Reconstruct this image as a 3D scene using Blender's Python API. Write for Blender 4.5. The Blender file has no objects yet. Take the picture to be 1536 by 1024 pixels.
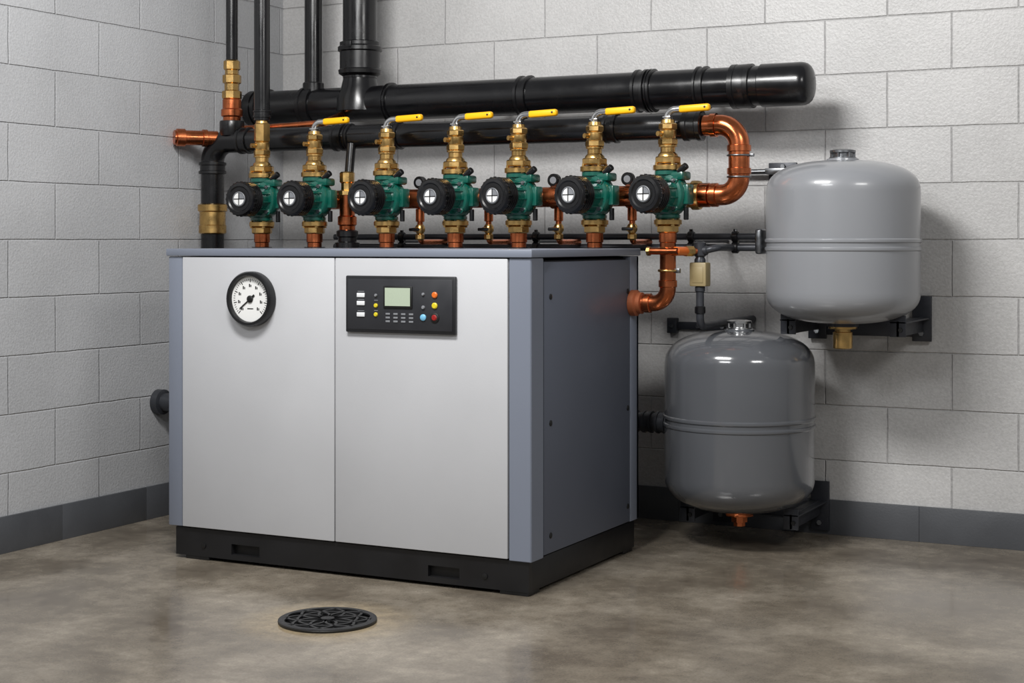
import bpy, bmesh, math
from mathutils import Vector, Matrix
R=math.radians
scene=bpy.context.scene
scene.view_settings.view_transform='Standard'
# ------------------------------------------------------------ materials
def srgb(r,g,b):
    f=lambda c:(c/255/12.92) if c/255<=.04045 else ((c/255+.055)/1.055)**2.4
    return (f(r),f(g),f(b),1)
def newmat(name):
    m=bpy.data.materials.new(name); m.use_nodes=True
    nt=m.node_tree; b=nt.nodes['Principled BSDF']; return m,nt,b
def mat(name,col,rough=.5,metal=0.,var=.06,scale=12,bump=0.,bscale=200,coat=0.,rvar=.08,spec=.5):
    m,nt,b=newmat(name); N=nt.nodes; L=nt.links
    geo=N.new('ShaderNodeNewGeometry')
    n=N.new('ShaderNodeTexNoise'); n.inputs['Scale'].default_value=scale; n.inputs['Detail'].default_value=4
    L.new(geo.outputs['Position'],n.inputs['Vector'])
    r=N.new('ShaderNodeMapRange'); r.inputs['From Min'].default_value=.3; r.inputs['From Max'].default_value=.7
    r.inputs['To Min'].default_value=1-var; r.inputs['To Max'].default_value=1+var
    L.new(n.outputs['Fac'],r.inputs['Value'])
    mx=N.new('ShaderNodeVectorMath'); mx.operation='SCALE'; mx.inputs[0].default_value=col[:3]
    L.new(r.outputs[0],mx.inputs['Scale']); L.new(mx.outputs[0],b.inputs['Base Color'])
    r2=N.new('ShaderNodeMapRange'); r2.inputs['From Min'].default_value=.3; r2.inputs['From Max'].default_value=.7
    r2.inputs['To Min'].default_value=max(.02,rough-rvar); r2.inputs['To Max'].default_value=min(1,rough+rvar)
    L.new(n.outputs['Fac'],r2.inputs['Value']); L.new(r2.outputs[0],b.inputs['Roughness'])
    b.inputs['Metallic'].default_value=metal; b.inputs['Specular IOR Level'].default_value=spec
    if coat: b.inputs['Coat Weight'].default_value=coat; b.inputs['Coat Roughness'].default_value=.1
    if bump:
        n2=N.new('ShaderNodeTexNoise'); n2.inputs['Scale'].default_value=bscale; n2.inputs['Detail'].default_value=2
        L.new(geo.outputs['Position'],n2.inputs['Vector'])
        bp=N.new('ShaderNodeBump'); bp.inputs['Strength'].default_value=bump; bp.inputs['Distance'].default_value=.002
        L.new(n2.outputs['Fac'],bp.inputs['Height']); L.new(bp.outputs[0],b.inputs['Normal'])
    return m
M={}
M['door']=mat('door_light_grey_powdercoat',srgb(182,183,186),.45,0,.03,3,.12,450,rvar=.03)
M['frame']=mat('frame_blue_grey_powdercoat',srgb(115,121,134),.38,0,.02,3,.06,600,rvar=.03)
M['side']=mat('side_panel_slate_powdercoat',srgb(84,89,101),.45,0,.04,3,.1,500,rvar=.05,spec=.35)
M['gap']=mat('panel_gap_black',srgb(18,18,20),.7)
M['base']=mat('plinth_black_steel',srgb(17,17,19),.45,0,.1,8)
M['black']=mat('black_pipe_plastic',srgb(14,14,16),.24,0,.12,9,.05,300)
M['black2']=mat('black_fitting',srgb(13,13,15),.32,0,.12,20)
M['cast']=mat('cast_iron_grate',srgb(54,54,55),.38,.5,.2,30,.3,150)
M['green']=mat('pump_green_enamel',srgb(6,80,67),.3,0,.08,20,.08,250,coat=.5)
M['copper']=mat('copper_pipe',srgb(194,110,70),.25,1,.24,14,.04,80,rvar=.1)
M['copperd']=mat('copper_flange_dull',srgb(150,84,52),.6,.4,.2,14)
M['brass']=mat('brass_fitting',srgb(198,162,102),.3,1,.15,25,.08,200)
M['chrome']=mat('chrome_lever',srgb(205,205,205),.2,1,.05)
M['yellow']=mat('yellow_vinyl_grip',srgb(250,184,6),.4,0,.04)
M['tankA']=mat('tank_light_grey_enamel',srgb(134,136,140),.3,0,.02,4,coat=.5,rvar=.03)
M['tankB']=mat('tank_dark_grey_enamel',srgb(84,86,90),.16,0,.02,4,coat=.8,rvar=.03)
M['steel']=mat('galvanised_steel',srgb(128,130,133),.35,1,.15,40)
M['dsteel']=mat('dark_bracket_steel',srgb(48,50,56),.42,.3,.1,20)
M['white']=mat('dial_white',srgb(226,226,224),.5,0,.01)
M['ink']=mat('ink_black',srgb(10,10,10),.5)
M['panel']=mat('control_panel_black',srgb(26,27,30),.38)
M['panel2']=mat('control_panel_inset',srgb(38,39,43),.45)
M['lcd']=mat('lcd_green_grey',srgb(168,180,160),.25,0,.01)
M['btnw']=mat('button_white',srgb(214,216,218),.45)
M['btng']=mat('button_grey',srgb(120,122,126),.45)
M['orange']=mat('button_orange',srgb(210,104,34),.35)
M['ylw']=mat('button_yellow',srgb(206,188,36),.35)
M['red']=mat('button_red',srgb(140,24,22),.35)
M['blue']=mat('button_blue',srgb(112,176,210),.35)
M['beige']=mat('beige_plastic',srgb(154,138,100),.5)
M['darkpipe']=mat('dark_grey_conduit',srgb(58,60,65),.38,.3,.1,20)

def wallmat(name,axis,col):
    m,nt,b=newmat(name); N=nt.nodes; L=nt.links
    geo=N.new('ShaderNodeNewGeometry'); sep=N.new('ShaderNodeSeparateXYZ'); L.new(geo.outputs['Position'],sep.inputs[0])
    ax=N.new('ShaderNodeMath'); ax.operation='ADD'; ax.inputs[1].default_value={'Y':-4.449+4.7,'X':4.16+.105}[axis]
    L.new(sep.outputs[axis],ax.inputs[0])
    az=N.new('ShaderNodeMath'); az.operation='ADD'; az.inputs[1].default_value=-.0738+.207*2
    L.new(sep.outputs['Z'],az.inputs[0])
    cmb=N.new('ShaderNodeCombineXYZ'); L.new(ax.outputs[0],cmb.inputs['X']); L.new(az.outputs[0],cmb.inputs['Y'])
    # slightly wavy joints
    nw=N.new('ShaderNodeTexNoise'); nw.inputs['Scale'].default_value=9; nw.inputs['Detail'].default_value=3
    L.new(geo.outputs['Position'],nw.inputs['Vector'])
    ws=N.new('ShaderNodeVectorMath'); ws.operation='MULTIPLY_ADD'; ws.inputs[1].default_value=(.006,.006,0)
    L.new(nw.outputs['Color'],ws.inputs[0]); L.new(cmb.outputs[0],ws.inputs[2])
    br=N.new('ShaderNodeTexBrick'); br.inputs['Scale'].default_value=1
    br.inputs['Brick Width'].default_value=.47; br.inputs['Row Height'].default_value=.207
    br.inputs['Mortar Size'].default_value=.004; br.inputs['Mortar Smooth'].default_value=1.; br.offset=.5
    c=Vector(col[:3])
    br.inputs['Color1'].default_value=(*(c*1.02),1); br.inputs['Color2'].default_value=(*(c*.95),1)
    br.inputs['Mortar'].default_value=(*(c*.98),1)
    L.new(ws.outputs[0],br.inputs['Vector'])
    n=N.new('ShaderNodeTexNoise'); n.inputs['Scale'].default_value=2.2; n.inputs['Detail'].default_value=6
    L.new(geo.outputs['Position'],n.inputs['Vector'])
    n2=N.new('ShaderNodeTexNoise'); n2.inputs['Scale'].default_value=120; n2.inputs['Detail'].default_value=4
    L.new(geo.outputs['Position'],n2.inputs['Vector'])
    ad=N.new('ShaderNodeMath'); ad.operation='ADD'; L.new(n.outputs['Fac'],ad.inputs[0])
    L.new(n2.outputs['Fac'],ad.inputs[1])
    r=N.new('ShaderNodeMapRange'); r.inputs['From Min'].default_value=.7; r.inputs['From Max'].default_value=1.3
    r.inputs['To Min'].default_value=.86; r.inputs['To Max'].default_value=1.1
    L.new(ad.outputs[0],r.inputs['Value'])
    mx=N.new('ShaderNodeVectorMath'); mx.operation='SCALE'; L.new(br.outputs['Color'],mx.inputs[0]); L.new(r.outputs[0],mx.inputs['Scale'])
    L.new(mx.outputs[0],b.inputs['Base Color']); b.inputs['Roughness'].default_value=.42
    b1=N.new('ShaderNodeBump'); b1.invert=True; b1.inputs['Strength'].default_value=.8; b1.inputs['Distance'].default_value=.0055
    L.new(br.outputs['Fac'],b1.inputs['Height'])
    b2=N.new('ShaderNodeBump'); b2.inputs['Strength'].default_value=.55; b2.inputs['Distance'].default_value=.003
    L.new(n2.outputs['Fac'],b2.inputs['Height']); L.new(b1.outputs[0],b2.inputs['Normal']); L.new(b2.outputs[0],b.inputs['Normal'])
    return m
M['wallL']=wallmat('painted_block_left','Y',srgb(180,181,183))
M['wallB']=wallmat('painted_block_back','X',srgb(186,185,184))
M['baseb']=mat('baseboard_grey_paint',srgb(76,78,82),.5,0,.08,6,.3,120)

DX,DY=-2.575,3.86
def floormat():
    m,nt,b=newmat('polished_concrete'); N=nt.nodes; L=nt.links
    geo=N.new('ShaderNodeNewGeometry')
    def noise(s,d,dist=0.,ro=.62):
        n=N.new('ShaderNodeTexNoise'); n.inputs['Scale'].default_value=s; n.inputs['Detail'].default_value=d
        n.inputs['Roughness'].default_value=ro; n.inputs['Distortion'].default_value=dist
        L.new(geo.outputs['Position'],n.inputs['Vector']); return n
    n1=noise(2.6,12,.15,.68); n2=noise(22,8,0,.7); n3=noise(150,3); n4=noise(1.1,5,.5)
    cr=N.new('ShaderNodeValToRGB'); L.new(n1.outputs['Fac'],cr.inputs[0])
    e=cr.color_ramp.elements; e[0].position=.32; e[0].color=srgb(96,87,76); e[1].position=.70; e[1].color=srgb(158,149,135)
    x=e.new(.5); x.color=srgb(124,115,102)
    # worn lighter ring around the drain
    ds=N.new('ShaderNodeVectorMath'); ds.operation='DISTANCE'; ds.inputs[1].default_value=(DX,DY,0); L.new(geo.outputs['Position'],ds.inputs[0])
    dr=N.new('ShaderNodeMapRange'); dr.inputs['From Min'].default_value=.145; dr.inputs['From Max'].default_value=.28
    dr.inputs['To Min'].default_value=.9; dr.inputs['To Max'].default_value=0; L.new(ds.outputs['Value'],dr.inputs['Value'])
    dm=N.new('ShaderNodeMath'); dm.operation='MULTIPLY'; L.new(dr.outputs[0],dm.inputs[0]); L.new(n2.outputs['Fac'],dm.inputs[1])
    mc=N.new('ShaderNodeMix'); mc.data_type='RGBA'; L.new(dm.outputs[0],mc.inputs['Factor']); L.new(cr.outputs[0],mc.inputs['A']); mc.inputs['B'].default_value=srgb(182,162,126)
    ad=N.new('ShaderNodeMath'); ad.operation='ADD'; L.new(n2.outputs['Fac'],ad.inputs[0]); L.new(n3.outputs['Fac'],ad.inputs[1])
    r=N.new('ShaderNodeMapRange'); r.inputs['From Min'].default_value=.6; r.inputs['From Max'].default_value=1.4
    r.inputs['To Min'].default_value=.68; r.inputs['To Max'].default_value=1.32; L.new(ad.outputs[0],r.inputs['Value'])
    r4=N.new('ShaderNodeMapRange'); r4.inputs['From Min'].default_value=.35; r4.inputs['From Max'].default_value=.65
    r4.inputs['To Min'].default_value=.85; r4.inputs['To Max'].default_value=1.12; L.new(n4.outputs['Fac'],r4.inputs['Value'])
    mm=N.new('ShaderNodeMath'); mm.operation='MULTIPLY'; L.new(r.outputs[0],mm.inputs[0]); L.new(r4.outputs[0],mm.inputs[1])
    mx=N.new('ShaderNodeVectorMath'); mx.operation='SCALE'; L.new(mc.outputs['Result'],mx.inputs[0]); L.new(mm.outputs[0],mx.inputs['Scale'])
    L.new(mx.outputs[0],b.inputs['Base Color'])
    r2=N.new('ShaderNodeMapRange'); r2.inputs['From Min'].default_value=.35; r2.inputs['From Max'].default_value=.65
    r2.inputs['To Min'].default_value=.08; r2.inputs['To Max'].default_value=.28; L.new(n1.outputs['Fac'],r2.inputs['Value'])
    L.new(r2.outputs[0],b.inputs['Roughness'])
    b.inputs['Specular IOR Level'].default_value=.75
    bp=N.new('ShaderNodeBump'); bp.inputs['Strength'].default_value=.1; bp.inputs['Distance'].default_value=.002
    L.new(n2.outputs['Fac'],bp.inputs['Height']); L.new(bp.outputs[0],b.inputs['Normal'])
    return m
M['floor']=floormat()

# ------------------------------------------------------------ builder
class B:
    def __init__(s,name): s.name=name; s.bm=bmesh.new(); s.mats=[]
    def _mi(s,k):
        if k not in s.mats: s.mats.append(k)
        return s.mats.index(k)
    def _merge(s,t,k):
        bmesh.ops.recalc_face_normals(t,faces=t.faces[:])
        i=s._mi(k)
        for f in t.faces: f.material_index=i; f.smooth=True
        me=bpy.data.meshes.new('tmp'); t.to_mesh(me); t.free(); s.bm.from_mesh(me); bpy.data.meshes.remove(me)
    def lathe(s,o,axis,prof,k,segs=36,rot=0.):
        t=bmesh.new(); o=Vector(o); ax=Vector(axis).normalized()
        q=Vector((0,0,1)).rotation_difference(ax)
        rings=[]
        for r,h in prof:
            if r<1e-5: rings.append([t.verts.new(o+ax*h)])
            else: rings.append([t.verts.new(o+q@Vector((r*math.cos(rot+2*math.pi*j/segs),r*math.sin(rot+2*math.pi*j/segs),h))) for j in range(segs)])
        for a,b in zip(rings,rings[1:]):
            for j in range(segs):
                j2=(j+1)%segs
                if len(a)==1 and len(b)==1: continue
                if len(a)==1: t.faces.new((a[0],b[j],b[j2]))
                elif len(b)==1: t.faces.new((a[j],a[j2],b[0]))
                else: t.faces.new((a[j],a[j2],b[j2],b[j]))
        if len(rings[0])>1: t.faces.new(rings[0])
        if len(rings[-1])>1: t.faces.new(rings[-1])
        s._merge(t,k); return s
    def cyl(s,p0,p1,r,k,segs=32,bev=0.,rot=0.):
        p0=Vector(p0);p1=Vector(p1);l=(p1-p0).length
        if bev: pr=[(r-bev,0),(r,bev),(r,l-bev),(r-bev,l)]
        else: pr=[(r,0),(r,l)]
        return s.lathe(p0,p1-p0,pr,k,segs,rot)
    def tube(s,pts,r,k,bend=.05,segs=24,n=10):
        pts=[Vector(p) for p in pts]; path=[pts[0]]
        for i in range(1,len(pts)-1):
            a,b,c=pts[i-1],pts[i],pts[i+1]; u=(a-b).normalized(); v=(c-b).normalized()
            th=u.angle(v)
            if th>3.1: path.append(b); continue
            d=bend/math.tan(th/2)
            d=min(d,(a-b).length*.49 if i>1 else (a-b).length*.96,(c-b).length*.49 if i<len(pts)-2 else (c-b).length*.96)
            rr=d*math.tan(th/2); cen=b+(u+v).normalized()*(rr/math.sin(th/2))
            w1=(b+u*d-cen).normalized(); w2=(b+v*d-cen).normalized(); om=w1.angle(w2)
            for j in range(n+1):
                f=j/n; w=(w1*math.sin((1-f)*om)+w2*math.sin(f*om))/math.sin(om)
                path.append(cen+w*rr)
        path.append(pts[-1])
        t=bmesh.new(); rings=[]; tg=(path[1]-path[0]).normalized()
        nrm=tg.orthogonal().normalized()
        for i,p in enumerate(path):
            if i==0: tn=(path[1]-path[0]).normalized()
            elif i==len(path)-1: tn=(path[-1]-path[-2]).normalized()
            else: tn=((path[i+1]-p).normalized()+(p-path[i-1]).normalized()).normalized()
            nrm=(tg.rotation_difference(tn)@nrm); nrm=(nrm-tn*nrm.dot(tn)).normalized(); tg=tn; bi=tg.cross(nrm)
            rings.append([t.verts.new(p+nrm*r*math.cos(2*math.pi*j/segs)+bi*r*math.sin(2*math.pi*j/segs)) for j in range(segs)])
        for a,b in zip(rings,rings[1:]):
            for j in range(segs): t.faces.new((a[j],a[(j+1)%segs],b[(j+1)%segs],b[j]))
        t.faces.new(rings[0]); t.faces.new(rings[-1])
        s._merge(t,k); return s
    def box(s,lo,hi,k,bev=.002,seg=2,mtx=None):
        t=bmesh.new(); lo=Vector(lo);hi=Vector(hi); c=(lo+hi)/2; d=hi-lo
        bmesh.ops.create_cube(t,size=1,matrix=Matrix.Translation(c)@Matrix.Diagonal((abs(d.x),abs(d.y),abs(d.z),1)))
        if bev: bmesh.ops.bevel(t,geom=t.edges[:],offset=bev,segments=seg,affect='EDGES',profile=.5)
        if mtx: bmesh.ops.transform(t,matrix=mtx,verts=t.verts[:])
        s._merge(t,k); return s
    def torus(s,o,axis,Rr,r,k,n=40,m=10,sq=1.):
        t=bmesh.new(); q=Vector((0,0,1)).rotation_difference(Vector(axis)); o=Vector(o); g=[]
        for i in range(n):
            a=2*math.pi*i/n
            g.append([t.verts.new(o+q@Vector(((Rr+r*math.cos(2*math.pi*(j+.5)/m))*math.cos(a),(Rr+r*math.cos(2*math.pi*(j+.5)/m))*math.sin(a),sq*r*math.sin(2*math.pi*(j+.5)/m)))) for j in range(m)])
        for i in range(n):
            for j in range(m): t.faces.new((g[i][j],g[(i+1)%n][j],g[(i+1)%n][(j+1)%m],g[i][(j+1)%m]))
        s._merge(t,k); return s
    def prism(s,poly,z0,z1,k,bev=0):
        t=bmesh.new(); a=[t.verts.new((x,y,z0)) for x,y in poly]; b=[t.verts.new((x,y,z1)) for x,y in poly]
        n=len(poly); t.faces.new(a); t.faces.new(b)
        for i in range(n): t.faces.new((a[i],a[(i+1)%n],b[(i+1)%n],b[i]))
        if bev: bmesh.ops.bevel(t,geom=t.edges[:],offset=bev,segments=2,affect='EDGES')
        s._merge(t,k); return s
    def done(s,parent=None,xf=None):
        if xf: bmesh.ops.transform(s.bm,matrix=xf,verts=s.bm.verts[:])
        vs=[v.co for v in s.bm.verts]
        lo=Vector([min(v[i] for v in vs) for i in range(3)]); hi=Vector([max(v[i] for v in vs) for i in range(3)])
        c=(lo+hi)/2; bmesh.ops.translate(s.bm,vec=-c,verts=s.bm.verts[:])
        me=bpy.data.meshes.new(s.name); s.bm.to_mesh(me); s.bm.free()
        for k in s.mats: me.materials.append(M[k])
        try: me.set_sharp_from_angle(angle=R(38))
        except Exception: pass
        ob=bpy.data.objects.new(s.name,me); ob.location=c; scene.collection.objects.link(ob)
        if parent: ob.parent=parent; ob.location=c-parent.location
        return ob
def empty(name,loc):
    e=bpy.data.objects.new(name,None); e.location=loc; e.empty_display_size=.1; scene.collection.objects.link(e); return e

XL=-4.16; YB=5.88
# ------------------------------------------------------------ room
B('floor').box((XL-.2,-3,-.1),(4,YB+.2,0),'floor',0).done()
B('wall_left').box((XL-.2,-3,0),(XL,YB+.2,3.2),'wallL',0).done()
B('wall_back').box((XL,YB,0),(4,YB+.2,3.2),'wallB',0).done()
# painted skirting course, made of block-length segments with fine joints
b=B('baseboard_left'); y=YB
while y>-3: b.box((XL,max(-3,y-.4693),0),(XL+.012,y,.13),'baseb',.0012); y-=.47
b.done()
b=B('baseboard_back'); x=XL+.012
while x<4: b.box((x,YB-.012,0),(min(4,x+.4693),YB,.13),'baseb',.0012); x+=.47
b.done()

# ------------------------------------------------------------ boiler
X0,X1,Y0,Y1=-3.597,-2.185,4.40,5.262
bo=empty('boiler',(-2.89,4.83,0))
b=B('cabinet_frame')
b.box((X0+.02,Y0+.02,.11),(X1-.02,Y1-.02,1.04),'gap',0)
b.box((X0,Y0,.112),(-3.538,Y0+.05,1.048),'frame',.003)
# right front corner post, chamfered corner
b.prism([(-2.262,Y0),(X1-.002,Y0),(X1,Y0+.002),(X1,4.487),(-2.262,4.487)],.108,1.048,'frame',.002)
b.box((X1-.03,5.188,.112),(X1,Y1,1.048),'frame',.003)
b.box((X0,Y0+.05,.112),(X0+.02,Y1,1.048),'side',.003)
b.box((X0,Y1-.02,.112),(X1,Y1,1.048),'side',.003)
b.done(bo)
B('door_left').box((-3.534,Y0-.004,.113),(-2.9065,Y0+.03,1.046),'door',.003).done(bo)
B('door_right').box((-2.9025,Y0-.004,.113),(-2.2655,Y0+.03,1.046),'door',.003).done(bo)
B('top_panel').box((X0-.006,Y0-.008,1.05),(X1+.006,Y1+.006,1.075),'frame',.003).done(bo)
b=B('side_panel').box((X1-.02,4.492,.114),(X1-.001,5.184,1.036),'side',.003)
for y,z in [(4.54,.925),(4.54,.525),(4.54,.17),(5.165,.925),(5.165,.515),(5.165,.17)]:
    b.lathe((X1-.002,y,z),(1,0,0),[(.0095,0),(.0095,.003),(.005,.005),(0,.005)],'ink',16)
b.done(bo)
b=B('plinth')
BX0,BX1=-3.571,-2.197
b.box((BX0,Y0+.03,.012),(BX1,Y1-.01,.108),'base',.003)
# front rail built around fork openings
zs=(.012,.108); cut=[(-3.333,-3.216),(-2.557,-2.442)]
xs=[BX0,cut[0][0],cut[0][1],cut[1][0],cut[1][1],BX1]
for i in (0,2,4): b.box((xs[i],Y0+.008,zs[0]),(xs[i+1],Y0+.032,zs[1]),'base',0)
for c in cut:
    b.box((c[0],Y0+.008,zs[0]),(c[1],Y0+.032,.03),'base',0)
    b.box((c[0],Y0+.008,.066),(c[1],Y0+.032,zs[1]),'base',0)
    b.box((c[0],Y0+.028,.03),(c[1],Y0+.029,.066),'ink',0)
for x,y in [(-3.48,4.45),(-2.25,4.45),(-3.48,5.2),(-2.25,5.2)]:
    b.box((x-.05,y-.04,0),(x+.05,y+.04,.02),'base',.002)
for x in (-3.45,-2.35): b.lathe((x,Y0+.008,.05),(0,-1,0),[(.009,0),(.009,.004),(0,.006)],'ink',12)
b.done(bo)

# gauge
gx,gz=-3.23,.906
b=B('pressure_gauge')
b.lathe((gx,Y0-.004,gz),(0,-1,0),[(.086,0),(.093,.004),(.093,.028),(.088,.036),(.080,.036),(.077,.030),(.077,.018),(0,.018)],'black2',64)
b.lathe((gx,Y0-.021,gz),(0,-1,0),[(.0768,0),(.0768,.003),(0,.003)],'white',64)
yf=Y0-.0245
for i in range(41):
    a=R(225-270*i/40); L0=.057 if i%5==0 else .063
    m=Matrix.Translation((gx,yf,gz))@Matrix.Rotation(-a,4,'Y')
    b.box((L0,-.0006,-.0006 if i%5 else -.0011),(.069,.0006,.0006 if i%5 else .0011),'ink',0,mtx=m)
for i in range(9):  # numeral marks
    a=R(225-270*i/8); cx=gx+.046*math.cos(a); cz=gz+.046*math.sin(a)
    b.box((cx-.005,yf-.0006,cz-.005),(cx-.001,yf+.0006,cz+.005),'ink',0)
    b.box((cx+.001,yf-.0006,cz-.005),(cx+.004,yf+.0006,cz+.002),'ink',0)
m=Matrix.Translation((gx,yf-.002,gz))@Matrix.Rotation(R(-218),4,'Y')
b.box((-.022,-.001,-.0032),(.005,.001,.0032),'ink',0,mtx=m); b.box((0,-.001,-.0018),(.054,.001,.0018),'ink',0,mtx=m)
b.lathe((gx,yf+.001,gz),(0,-1,0),[(.012,0),(.012,.005),(.009,.007),(0,.007)],'ink',24)
b.box((gx-.012,yf-.0005,gz-.034),(gx+.012,yf+.0006,gz-.031),'ink',0)
b.done()

# control panel
b=B('control_panel')
pf=Y0-.004
b.box((-2.853,pf-.014,.805),(-2.443,pf,.989),'panel',.004)
b.box((-2.843,pf-.0155,.815),(-2.453,pf-.013,.979),'panel2',.001)
yq=pf-.0155
b.box((-2.706,yq-.004,.885),(-2.598,yq,.957),'ink',.002)
b.box((-2.699,yq-.0048,.893),(-2.605,yq-.003,.951),'lcd',0)
for z in (.926,.9,.863): b.box((-2.807,yq-.004,z-.007),(-2.777,yq,z+.007),'btnw',.0015)
for z in (.938,.912,.875): b.box((-2.805,yq-.0006,z-.001),(-2.78,yq+.001,z+.001),'btng',0)
def btn(x,z,r,k,h=.006): b.lathe((x,yq,z),(0,-1,0),[(r,0),(r,h*.6),(r*.7,h),(0,h)],k,24)
btn(-2.735,.926,.005,'btng'); btn(-2.735,.893,.007,'ylw'); btn(-2.735,.864,.007,'ylw')
for z in (.91,.877): b.box((-2.742,yq-.0006,z-.001),(-2.728,yq+.001,z+.001),'btng',0)
btn(-2.516,.930,.010,'orange'); btn(-2.516,.896,.010,'ylw')
btn(-2.516,.858,.016,'ink',.005); btn(-2.516,.858,.010,'red',.008)
btn(-2.558,.932,.005,'btng'); btn(-2.558,.89,.006,'btng'); btn(-2.558,.858,.0105,'blue')
for r_ in range(3):
    for c_ in range(4):
        x=-2.69+.029*c_; z=.867-.012*r_
        b.box((x-.008,yq-.002,z-.003),(x+.008,yq,z+.003),'btng',.0006)
b.done()

# ------------------------------------------------------------ pump row
cols=[(-3.723,5.12,-3),(-3.482,5.13,2),(-3.165,5.145,6),(-2.876,5.16,6),(-2.618,5.17,9),(-2.322,5.185,11),(-2.049,5.20,10)]
ZP=1.263
def hexprof(r,h0,h1,c=.004): return [(r-c,h0),(r,h0+c),(r,h1-c),(r-c,h1)]
for i,(x,y,yaw) in enumerate(cols):
    p=B('circulator_pump')
    # volute casting
    p.lathe((0,0,0),(0,0,1),[(.040,-.084),(.044,-.080),(.044,-.070),(.034,-.066),(.036,-.060),(.055,-.050),(.068,-.034),(.074,-.012),(.074,.012),(.068,.034),(.055,.050),(.036,.060),(.034,.066),(.046,.070),(.046,.084)],'green',40)
    p.lathe((0,.03,0),(0,-1,0),[(.05,0),(.074,.008),(.080,.02),(.080,.055),(.074,.064),(.060,.068),(.058,.10),(.060,.112),(.060,.124),(.055,.128)],'green',40)
    for a in range(4):
        an=R(45+90*a); cx,cz=.068*math.cos(an),.068*math.sin(an)
        p.cyl((cx,.01,cz),(cx,-.040,cz),.013,'green',16,.002); p.cyl((cx,-.040,cz),(cx,-.047,cz),.008,'steel',6)
    for a in range(12):
        an=R(30*a+10); m=Matrix.Rotation(an,4,'Y')
        p.box((.05,-.088,-.0025),(.065,-.035,.0025),'green',.001,mtx=m)
    p.box((.012,-.032,.050),(.078,.030,.080),'green',.008)
    p.box((.066,-.02,-.035),(.092,.025,.035),'green',.006)
    p.box((-.05,-.02,.052),(-.012,.02,.070),'green',.006)
    # terminal knob/cable gland
    p.cyl((.055,-.02,.078),(.088,-.02,.100),.012,'black2',16,.002)
    p.cyl((.074,0,-.045),(.074,0,-.088),.009,'black2',16,.002)
    # head
    hp=[(.058,.092)]
    for j in range(4): hp+=[(.067,.095+j*.011),(.067,.101+j*.011),(.062,.102+j*.011),(.062,.105+j*.011)]
    hp+=[(.066,.139),(.066,.150),(.060,.159),(.050,.161),(.045,.157),(0,.157)]
    p.lathe((0,0,0),(0,-1,0),hp,'black2',48)
    for a in range(24):
        m=Matrix.Rotation(R(15*a),4,'Y'); p.box((.063,-.150,-.003),(.0685,-.139,.003),'black2',.001,mtx=m)
    p.lathe((0,-.156,0),(0,-1,0),[(.034,0),(.032,.004),(0,.004)],'ink',32)
    # quartered badge
    for a in range(4):
        t=bmesh.new(); vs=[t.verts.new((0,-.1615,0))]
        for j in range(9):
            an=R(90*a+90*j/8); vs.append(t.verts.new((.023*math.cos(an),-.1615,.023*math.sin(an))))
        t.faces.new(vs); e=bmesh.ops.extrude_face_region(t,geom=t.faces[:]); 
        bmesh.ops.translate(t,vec=(0,.002,0),verts=[v for v in e['geom'] if isinstance(v,bmesh.types.BMVert)])
        p._merge(t,'btng' if a==0 else 'white')
    p.torus((0,-.1605,0),(0,1,0),.026,.0022,'btng',32,6)
    p.box((-.023,-.1630,-.0015),(.023,-.160,.0015),'ink',0); p.box((-.0015,-.1630,-.023),(.0015,-.160,.023),'ink',0)
    p.done(xf=Matrix.Translation((x,y,ZP))@Matrix.Rotation(R(-yaw),4,'Z'))
    # union + valve
    v=B('isolation_valve')
    v.lathe((x,y,0),(0,0,1),[(.042,1.347),(.052,1.350),(.052,1.366),(.042,1.369)],'brass',32)
    for a in range(4):
        an=R(45+90*a); v.cyl((x+.042*math.cos(an),y+.042*math.sin(an),1.3475),(x+.042*math.cos(an),y+.042*math.sin(an),1.376),.007,'brass',6)
    v.lathe((x,y,0),(0,0,1),hexprof(.047,1.372,1.396),'brass',8)
    v.lathe((x,y,0),(0,0,1),[(.036,1.396),(.034,1.404),(.026,1.412),(.026,1.428),(.032,1.430),(.032,1.436)],'brass',32)
    top=1.525 if i else 1.575
    v.lathe((x,y,0),(0,0,1),hexprof(.034,1.436,1.460),'brass',6,rot=.3)
    v.lathe((x,y,0),(0,0,1),[(.027,1.460),(.030,1.472),(.030,1.486),(.026,1.490)],'brass',32)
    v.lathe((x,y,0),(0,0,1),hexprof(.032,1.490,top-.012),'brass',6,rot=.3)
    v.lathe((x,y,0),(0,0,1),[(.025,top-.012),(.023,top)],'brass',32)
    v.cyl((x-.012,y-.022,1.475),(x-.022,y-.042,1.475),.009,'brass',12)
    if i:
        v.cyl((x,y,top),(x,y,top+.010),.012,'chrome',16)
        v.tube([(x-.006,y,top+.002),(x+.006,y,top+.034),(x+.07,y,top+.037)],.0115,'chrome',.032,14)
        v.box((x-.015,y-.015,top+.006),(x+.015,y+.015,top+.012),'chrome',.002)
        m=Matrix.Translation((x+.042,y,top+.035))@Matrix.Rotation(R(-2),4,'Y')
        v.box((0,-.013,-.0125),(.114,.013,.0125),'yellow',.009,4,mtx=m)
        v.cyl((x+.14,y-.0135,top+.039),(x+.14,y+.0135,top+.039),.004,'ink',10)
    v.done()
    u=B('copper_riser')
    u.lathe((x,y,0),(0,0,1),[(.038,1.178),(.049,1.175),(.049,1.160),(.038,1.157)],'brass',32)
    for a in range(4):
        an=R(45+90*a); u.cyl((x+.040*math.cos(an),y+.040*math.sin(an),1.152),(x+.040*math.cos(an),y+.040*math.sin(an),1.179),.007,'brass',6)
    u.lathe((x,y,0),(0,0,1),hexprof(.040,1.130,1.157),'brass',8)
    u.cyl((x,y,1.095),(x,y,1.132),.031,'copper',32,.003)
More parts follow.
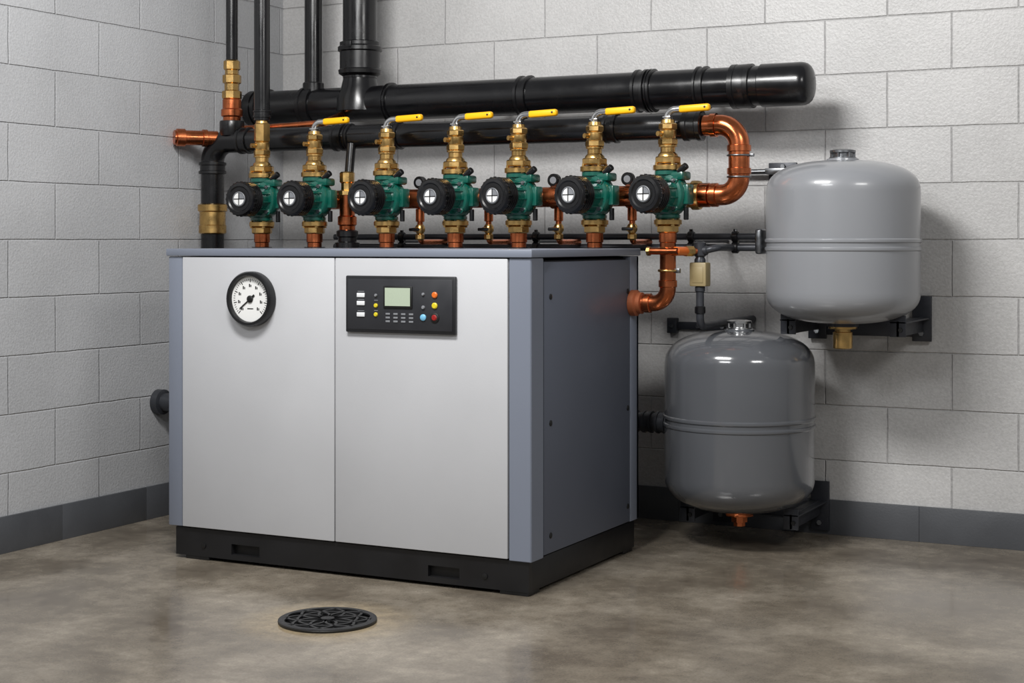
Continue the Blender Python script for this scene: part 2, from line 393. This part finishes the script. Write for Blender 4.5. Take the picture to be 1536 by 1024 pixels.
    if i<6:
        u.cyl((x,y,1.075),(x,y,1.10),.0275,'copper')
        u.lathe((x,y,1.0755),(0,0,1),[(.04,0),(.04,.003),(.0,.003)],'black2',24)
    else:
        u.tube([(x,y,1.13),(x,y,.883),(X1+.002,y,.883)],.0285,'copper',.055)
        for z in (1.075,.998): u.torus((x,y,z),(0,0,1),.031,.005,'brass')
        u.box((x+.026,y-.008,.99),(x+.046,y+.008,1.006),'steel',.002)
        u.cyl((x,y,.965),(x,y,.94),.0325,'copper',32,.002)
        u.cyl((x-.062,y,.883),(x-.085,y,.883),.034,'copper',32,.002)
        u.lathe((X1,y,.883),(1,0,0),[(.046,0),(.046,.02),(.038,.026),(.038,.04),(.03,.043)],'copperd',32)
    u.done()

# ------------------------------------------------------------ headers
def collar(b,c,ax,r,w,k='black2',e=.009):
    c=Vector(c);ax=Vector(ax).normalized()
    b.lathe(c-ax*w/2,ax,[(r,0),(r+e,.002),(r+e,w*.25),(r+e*.45,w*.3),(r+e*.45,w*.7),(r+e,w*.75),(r+e,w-.002),(r,w)],k,40)
b=B('flue_header_pipe')
b.cyl((-4.13,5.6,1.67),(-1.70,5.6,1.67),.073,'black',48)
for x,w in [(-4.05,.05),(-3.821,.06),(-3.42,.02),(-2.80,.05),(-2.306,.05),(-2.265,.02),(-2.065,.04),(-1.91,.08)]: collar(b,(x,5.6,1.67),(1,0,0),.073,w)
b.lathe((-4.14,5.6,1.67),(1,0,0),[(.03,0),(.065,.006),(.078,.02),(.078,.05)],'black2',40)
b.lathe((-1.93,5.6,1.67),(1,0,0),[(.074,0),(.081,.003),(.081,.05),(.076,.06)],'black2',40)
# rounded end cap
b.lathe((-1.84,5.6,1.67),(1,0,0),[(.073,0),(.079,.004),(.079,.150),(.0775,.162),(.073,.174),(.066,.182),(.056,.188),(.040,.193),(.020,.196),(0,.197)],'black',64)
# stand-off clamps back to the wall
for x in (-3.90,-3.0,-2.10): b.cyl((x,5.66,1.67),(x,YB-.006,1.67),.012,'dsteel',12); b.cyl((x,YB-.012,1.67),(x,YB-.001,1.67),.035,'dsteel',20)
# saddle tee for the flue riser
b.lathe((-3.575,5.6,1.64),(0,0,1),[(.10,0),(.098,.05),(.078,.10),(.070,.135)],'black',40)
b.cyl((-3.807,5.6,1.66),(-3.807,5.6,1.77),.045,'black2',32,.004)
b.done()
b=B('flue_riser_pipe')
b.cyl((-3.575,5.6,1.776),(-3.575,5.6,3.2),.071,'black',40)
b.lathe((-3.575,5.6,0),(0,0,1),[(.072,1.785),(.088,1.795),(.090,1.81),(.084,1.815),(.084,1.85),(.084,1.885),(.092,1.89),(.092,1.905),(.084,1.912),(.084,1.925),(.072,1.93)],'black2',48)
b.box((-3.59,5.505,1.895),(-3.56,5.53,1.925),'black2',.004)
b.done()
b=B('vertical_black_pipe').cyl((-3.807,5.6,1.769),(-3.807,5.6,3.2),.037,'black'); b.done()
b=B('vertical_black_pipe').cyl((-3.723,5.12,1.575),(-3.723,5.12,3.2),.031,'black'); collar(b,(-3.723,5.12,1.60),(0,0,1),.031,.03,e=.004); b.done()
b=B('vertical_black_pipe')
b.cyl((-3.967,5.25,1.82),(-3.967,5.25,3.2),.024,'black')
x,y=-3.967,5.25
b.lathe((x,y,0),(0,0,1),[(.026,1.838),(.034,1.832),(.034,1.80),(.028,1.795),(.028,1.78),(.038,1.775),(.038,1.745),(.030,1.74),(.030,1.715),(.040,1.71),(.040,1.682),(.034,1.678)],'brass',8)
b.lathe((x,y,0),(0,0,1),[(.034,1.68),(.038,1.675),(.038,1.64),(.044,1.635),(.044,1.61),(.036,1.605),(.036,1.585)],'copper',32)
b.lathe((x,y,0),(0,0,1),[(.048,1.59),(.05,1.585),(.05,1.55),(.046,1.53)],'black2',32)
b.done()

def hy(x): return 5.25+(x+4.07)/(4.07-1.955)*.05
b=B('supply_header_pipe')
b.tube([(-1.955,5.30,1.508),(-4.065,5.25,1.508),(-4.065,5.25,0.0)],.047,'black',.085,36,14)
for x,w in [(-3.90,.05),(-3.45,.05),(-3.405,.02),(-3.19,.03),(-2.66,.03),(-2.30,.05),(-1.99,.07)]: collar(b,(x,hy(x),1.508),(1,.024,0),.047,w,e=.007)
for z in (1.40,): collar(b,(-4.065,5.25,z),(0,0,1),.047,.05)
b.lathe((-4.065,5.25,0),(0,0,1),[(.048,1.13),(.056,1.135),(.056,1.165),(.053,1.168),(.053,1.22),(.060,1.225),(.060,1.25),(.048,1.255)],'brass',40)
b.lathe((-4.065,5.25,0),(0,0,1),[(.075,0),(.075,.015),(.05,.02)],'black2',32)
b.done()
b=B('copper_stub_pipe')
s0=Vector((-4.03,5.235,1.52)); s1=Vector((-4.142,5.10,1.52)); d=(s1-s0).normalized()
b.cyl(s0,s1,.030,'copper'); b.lathe(s1-d*.045,d,[(.031,0),(.036,.002),(.036,.035),(.031,.038)],'copper',32)
b.lathe(s0+d*.04,d,[(.031,0),(.035,.002),(.035,.02),(.031,.022)],'copper',32)
b.done()
b=B('copper_branch_pipe')
b.tube([(-3.967,5.30,1.56),(-3.95,5.38,1.565),(-3.62,5.38,1.575),(-3.62,5.54,1.62)],.016,'copper',.03)
b.done()

b=B('copper_manifold')
b.tube([(-1.95,5.30,1.508),(-1.824,5.303,1.508),(-1.824,5.303,ZP),(-1.95,5.30,ZP),(-3.50,5.25,ZP)],.037,'copper',.072,36,12)
for p,ax in [((-1.915,5.30,1.508),(1,0,0)),((-1.824,5.303,1.425),(0,0,1)),((-1.824,5.303,1.345),(0,0,1)),((-1.912,5.30,ZP),(1,0,0))]:
    p=Vector(p);ax=Vector(ax); b.lathe(p-ax*.012,ax,[(.037,0),(.042,.002),(.042,.022),(.037,.024)],'copper',36)
for z in (1.40,1.325): b.torus((-1.824,5.303,z),(0,0,1),.040,.0035,'steel')
b.box((-1.785,5.295,1.395),(-1.77,5.311,1.405),'steel',.001)
b.lathe((-1.975,5.299,ZP),(-1,-.03,0),[(.05,-.01),(.052,0),(.052,.018),(.044,.022),(.044,.05)],'brass',36)
b.lathe((-3.50,5.25,ZP),(-1,0,0),[(.036,0),(.03,.012),(0,.016)],'copper',32)
for (x,y,_) in cols[1:]:
    b.cyl((x,y+.05,ZP),(x,y+.12,ZP),.034,'copper'); b.cyl((x,y+.065,ZP),(x,y+.08,ZP),.044,'brass',8)
    b.lathe((x+.10,hy(x)+0.0,ZP),(1,.02,0),[(.037,-.02),(.043,-.018),(.043,.018),(.037,.02)],'copper',32)
b.done()
for x in (-3.092,-2.80,-2.514,-2.226):
    y=5.27+(x+3.09)*.035
    b=B('drain_cock')
    b.tube([(x,y,ZP-.035),(x,y,1.098),(x,5.468,1.098)],.011,'copper',.02,12)
    b.cyl((x,y,1.175),(x,y,1.225),.017,'copper',20,.002)
    b.lathe((x,y,0),(0,0,1),[(.012,1.105),(.018,1.11),(.018,1.125),(.013,1.13),(.020,1.14),(.020,1.155),(.013,1.165)],'brass',8)
    b.cyl((x,y-.015,1.145),(x,y-.045,1.145),.008,'brass',12)
    b.cyl((x-.02,y-.045,1.145),(x+.02,y-.045,1.145),.006,'black2',12)
    b.done()
for x in (-3.09,-2.90,-2.53,-2.24):
    y=5.268+(x+3.09)*.035
    b=B('manifold_air_vent')
    b.cyl((x,y,ZP+.034),(x,y,1.315),.009,'brass',12)
    b.lathe((x,y+.012,1.325),(0,-1,0),[(.020,0),(.024,.003),(.024,.022),(.020,.026),(.014,.026),(.014,.023),(0,.023)],'black2',32)
    b.lathe((x,y-.012,1.325),(0,-1,0),[(.013,0),(.013,.001),(0,.001)],'btng',24)
    b.done()
b=B('feed_drop_pipe')
x,y=-3.381,5.205
b.cyl((x,y+.01,1.34),(x,y+.03,1.48),.018,'black')
b.lathe((x,y,0),(0,0,1),[(.024,1.37),(.03,1.365),(.03,1.33),(.024,1.325),(.024,1.30),(.034,1.295),(.034,1.28)],'brass',8)
b.lathe((x,y,0),(0,0,1),[(.03,1.28),(.03,1.20),(.037,1.195),(.037,1.165),(.031,1.16),(.031,1.13)],'copper',32)
b.lathe((x,y,0),(0,0,1),[(.034,1.145),(.042,1.14),(.042,1.12),(.036,1.115),(.036,1.10),(.048,1.095),(.048,1.0755)],'black2',32)
b.done()

# thin rods feeding the upper tank
b=B('tank_feed_pipes')
for z,r in ((1.118,.012),(1.078,.013)):
    b.cyl((-3.62,5.48,z),(-1.80,5.48,z),r,'darkpipe',20)
for x in (-3.3,-2.7,-2.068,-1.899):
    b.cyl((x-.012,5.48,1.078),(x+.012,5.48,1.078),.021,'black2',20,.003); b.cyl((x-.012,5.48,1.118),(x+.012,5.48,1.118),.020,'black2',20,.003)
    b.box((x-.006,5.475,1.06),(x+.006,5.485,1.145),'black2',.001)
    b.cyl((x,5.48,1.10),(x,YB-.001,1.10),.006,'dsteel',10)
b.box((-1.815,5.445,1.055),(-1.79,5.515,1.145),'steel',.008,3)
b.done()

# side valve and beige actuator
b=B('zone_valve_actuator')
vx,vy=-1.967,5.30
b.cyl((-2.02,5.225,1.066),(vx,vy,1.066),.012,'copper',16)
b.tube([(-2.10,5.165,1.066),(-2.00,5.165,1.066)],.012,'copper')
b.cyl((-2.10,5.165,1.066),(-2.112,5.165,1.066),.016,'brass',8)
b.cyl((-2.012,5.175,1.066),(-1.995,5.25,1.066),.016,'orange',12,.003)
b.cyl((-2.0,5.24,1.066),(-1.985,5.27,1.066),.019,'brass',8)
b.lathe((vx,vy,0),(0,0,1),[(.012,1.10),(.021,1.095),(.021,1.05),(.015,1.045),(.02,1.035),(.02,1.02),(.014,1.015)],'darkpipe',20)
b.cyl((vx-.028,vy,1.068),(vx+.028,vy,1.068),.017,'darkpipe',20,.003)
b.tube([(vx+.02,vy,1.068),(vx+.06,vy,1.078),(vx+.06,5.468,1.078)],.012,'darkpipe',.03,14)
b.box((vx-.031,vy-.026,.942),(vx+.031,vy+.026,1.026),'beige',.005)
b.box((vx-.02,vy-.028,.955),(vx+.02,vy-.026,1.01),'beige',.001)
b.cyl((vx,vy,.942),(vx,vy,.922),.018,'darkpipe',20,.003)
b.tube([(vx,vy,.935),(vx,vy,.802),(vx,YB-.001,.802)],.014,'darkpipe',.03,20)
b.cyl((vx,vy,.845),(vx,vy,.872),.019,'black2',20,.003)
b.done()
b=B('pipe_clamp_bracket')
b.box((-2.31,YB-.016,.755),(-1.98,YB-.001,.785),'dsteel',.002)
b.box((-2.31,YB-.03,.74),(-2.27,YB-.001,.80),'dsteel',.003)
for x in (-2.29,-2.18,-2.08): b.cyl((x,YB-.016,.77),(x,YB-.036,.77),.009,'steel',6)
b.done()
b=B('pipe_clamp_bracket')
b.box((-1.90,YB-.012,1.335),(-1.79,YB-.001,1.40),'dsteel',.002)
b.box((-1.90,YB-.06,1.355),(-1.82,YB-.012,1.378),'steel',.003)
b.cyl((-2.03,YB-.04,1.366),(-1.80,YB-.04,1.366),.010,'steel',12)
b.cyl((-2.04,YB-.04,1.366),(-2.02,YB-.04,1.366),.017,'dsteel',6)
b.cyl((-1.84,YB-.012,1.385),(-1.84,YB-.03,1.385),.009,'steel',6)
b.done()

# ------------------------------------------------------------ expansion tanks
def tank(cx,cy,z0,z1,r,k,lower):
    b=B('expansion_tank'); H=z1-z0
    dome=H*.20; n=18
    def cap(zc,sgn):
        out=[]
        for j in range(n+1):
            t=j/n*math.pi/2
            rr=r*math.sin(t)**.78 if t>0 else 0
            zz=dome*max(0,math.cos(t))**.80
            out.append((rr,zc+sgn*zz))
        return out
    lo=cap(z0+dome,-1); hi=cap(z1-dome,1)[::-1]
    zm=(z0+z1)/2+(.0 if lower else -.01)
    mid=[(r,zm-.022),(r+.0035,zm-.019),(r+.0045,zm-.014),(r+.0035,zm-.009),(r-.001,zm-.006),(r-.001,zm+.006),(r+.0035,zm+.009),(r+.0045,zm+.014),(r+.0035,zm+.019),(r,zm+.022)]
    b.lathe((cx,cy,0),(0,0,1),lo+mid+hi,k,96)
    t='chrome' if lower else 'steel'
    b.lathe((cx,cy,z1),(0,0,1),[(.058,-.008),(.056,.004),(.045,.008),(.04,.008)],k,32)
    b.lathe((cx,cy,z1),(0,0,1),[(.047,.002),(.047,.010),(.036,.012),(.036,.024),(.045,.026),(.045,.034),(.03,.038),(0,.038)],t,32)
    for a in range(6):
        an=R(60*a+20); b.cyl((cx+.038*math.cos(an),cy+.038*math.sin(an),z1+.01),(cx+.038*math.cos(an),cy+.038*math.sin(an),z1+.034),.006,t,8)
    if lower:
        b.lathe((cx,cy,z0),(0,0,-1),[(.06,-.012),(.055,.004),(.052,.008),(.052,.018),(.03,.02),(.03,.04),(.022,.042),(.022,.055),(0,.055)],'copper',8)
    else:
        b.lathe((cx,cy,z0),(0,0,-1),[(.06,-.012),(.05,.006),(.05,.018),(.028,.02),(.028,.028),(.034,.03),(.034,.085),(.03,.088),(0,.088)],'brass',24)
        b.lathe((cx,cy,z0),(0,0,-1),[(.056,-.005),(.054,.01),(.03,.012)],'dsteel',24)
    return b.done()
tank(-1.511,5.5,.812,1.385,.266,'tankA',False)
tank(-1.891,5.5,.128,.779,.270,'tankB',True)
def bracket(cx,cy,zt,zw0,zw1):
    b=B('tank_mounting_bracket')
    b.box((cx-.22,YB-.02,zt-.075),(cx+.22,YB-.013,zt-.01),'dsteel',.002)
    for sx in (-1,1):
        x=cx+sx*.195
        b.box((x-.035,YB-.026,zw0),(x+.035,YB-.013,zw1),'dsteel',.002)
        b.box((x-.005,cy-.03,zt-.055),(x+.005,YB-.02,zt),'dsteel',.001)
        b.box((x-.028,cy-.03,zt-.055),(x+.028,cy-.024,zt+.02),'dsteel',.002)
        b.cyl((x+.01,cy-.03,zt-.03),(x+.01,cy-.037,zt-.03),.008,'ink',6)
        b.box((x-.03,cy-.03,zt-.008),(x+.03,YB-.02,zt-.002),'dsteel',.001)
        b.cyl((x,YB-.026,zw0+.03),(x,YB-.036,zw0+.03),.010,'steel',6)
    b.done()
bracket(-1.511,5.52,.825,.735,.90)
bracket(-1.891,5.52,.13,.015,.20)

# connection stubs
b=B('drain_stub_pipe')
b.cyl((X0-.001,5.02,.46),(XL+.001,5.02,.46),.036,'darkpipe'); 
for x in (-3.93,-4.0): collar(b,(x,5.02,.46),(1,0,0),.036,.03,'darkpipe',.006)
b.lathe((XL+.002,5.02,.46),(1,0,0),[(.05,0),(.05,.03),(.04,.035)],'darkpipe',32)
b.done()
b=B('tank_connection_pipe')
b.tube([(-2.62,Y1+.002,.43),(-2.62,5.5,.43),(-2.158,5.5,.43)],.034,'darkpipe',.08,28)
for x,w in ((-2.30,.03),(-2.245,.04),(-2.19,.04)): collar(b,(x,5.5,.43),(1,0,0),.034,w,'darkpipe',.007)
b.done()

# floor drain
dx,dy=DX,DY
b=B('floor_drain')
b.lathe((dx,dy,0),(0,0,1),[(.138,.0005),(.142,.0008),(.143,.006),(.140,.009),(.132,.0095),(.129,.007),(.129,.0012),(0,.0012)],'ink',64)
b.torus((dx,dy,.007),(0,0,1),.134,.009,'cast',72,8,.5)
n=8
for a in range(n):
    an=2*math.pi*a/n; b.torus((dx+.067*math.cos(an),dy+.067*math.sin(an),.008),(0,0,1),.062,.0055,'cast',40,4,.6)
b.torus((dx,dy,.008),(0,0,1),.086,.005,'cast',56,4,.6)
b.lathe((dx,dy,0),(0,0,1),[(.02,.002),(.02,.011),(.017,.0125),(0,.0125)],'cast',24)
b.done()

# ------------------------------------------------------------ lights
def area(name,loc,tgt,sx,sy,e,col=(1,1,1)):
    l=bpy.data.lights.new(name,'AREA'); l.shape='RECTANGLE'; l.size=sx; l.size_y=sy; l.energy=e; l.color=col
    o=bpy.data.objects.new(name,l); o.location=loc
    o.rotation_euler=(Vector(tgt)-Vector(loc)).to_track_quat('-Z','Y').to_euler(); scene.collection.objects.link(o)
area('ceiling_light_main',(-2.35,2.75,3.1),(-2.0,5.2,.9),1.2,.45,112,(1,.99,.975))
area('ceiling_light_front',(-2.2,.6,3.0),(-2.4,4.2,.4),1.4,.5,44,(.98,.99,1))
area('ceiling_light_right',(1.2,2.6,2.9),(-.8,5.4,.9),1.2,.6,38,(1,.99,.97))
w=bpy.data.worlds.new('room_ambient'); scene.world=w; w.use_nodes=True
w.node_tree.nodes['Background'].inputs[0].default_value=(.97,.98,1,1); w.node_tree.nodes['Background'].inputs[1].default_value=.26

# ------------------------------------------------------------ camera
cd=bpy.data.cameras.new('camera'); cam=bpy.data.objects.new('camera',cd); scene.collection.objects.link(cam)
cam.location=(0,0,1.1); cam.rotation_euler=(R(90),0,math.atan2(.4555,.8902))
cd.sensor_fit='HORIZONTAL'; cd.sensor_width=36; cd.lens=2388/1536*36; cd.shift_y=-150/1536; cd.clip_end=100
scene.camera=cam
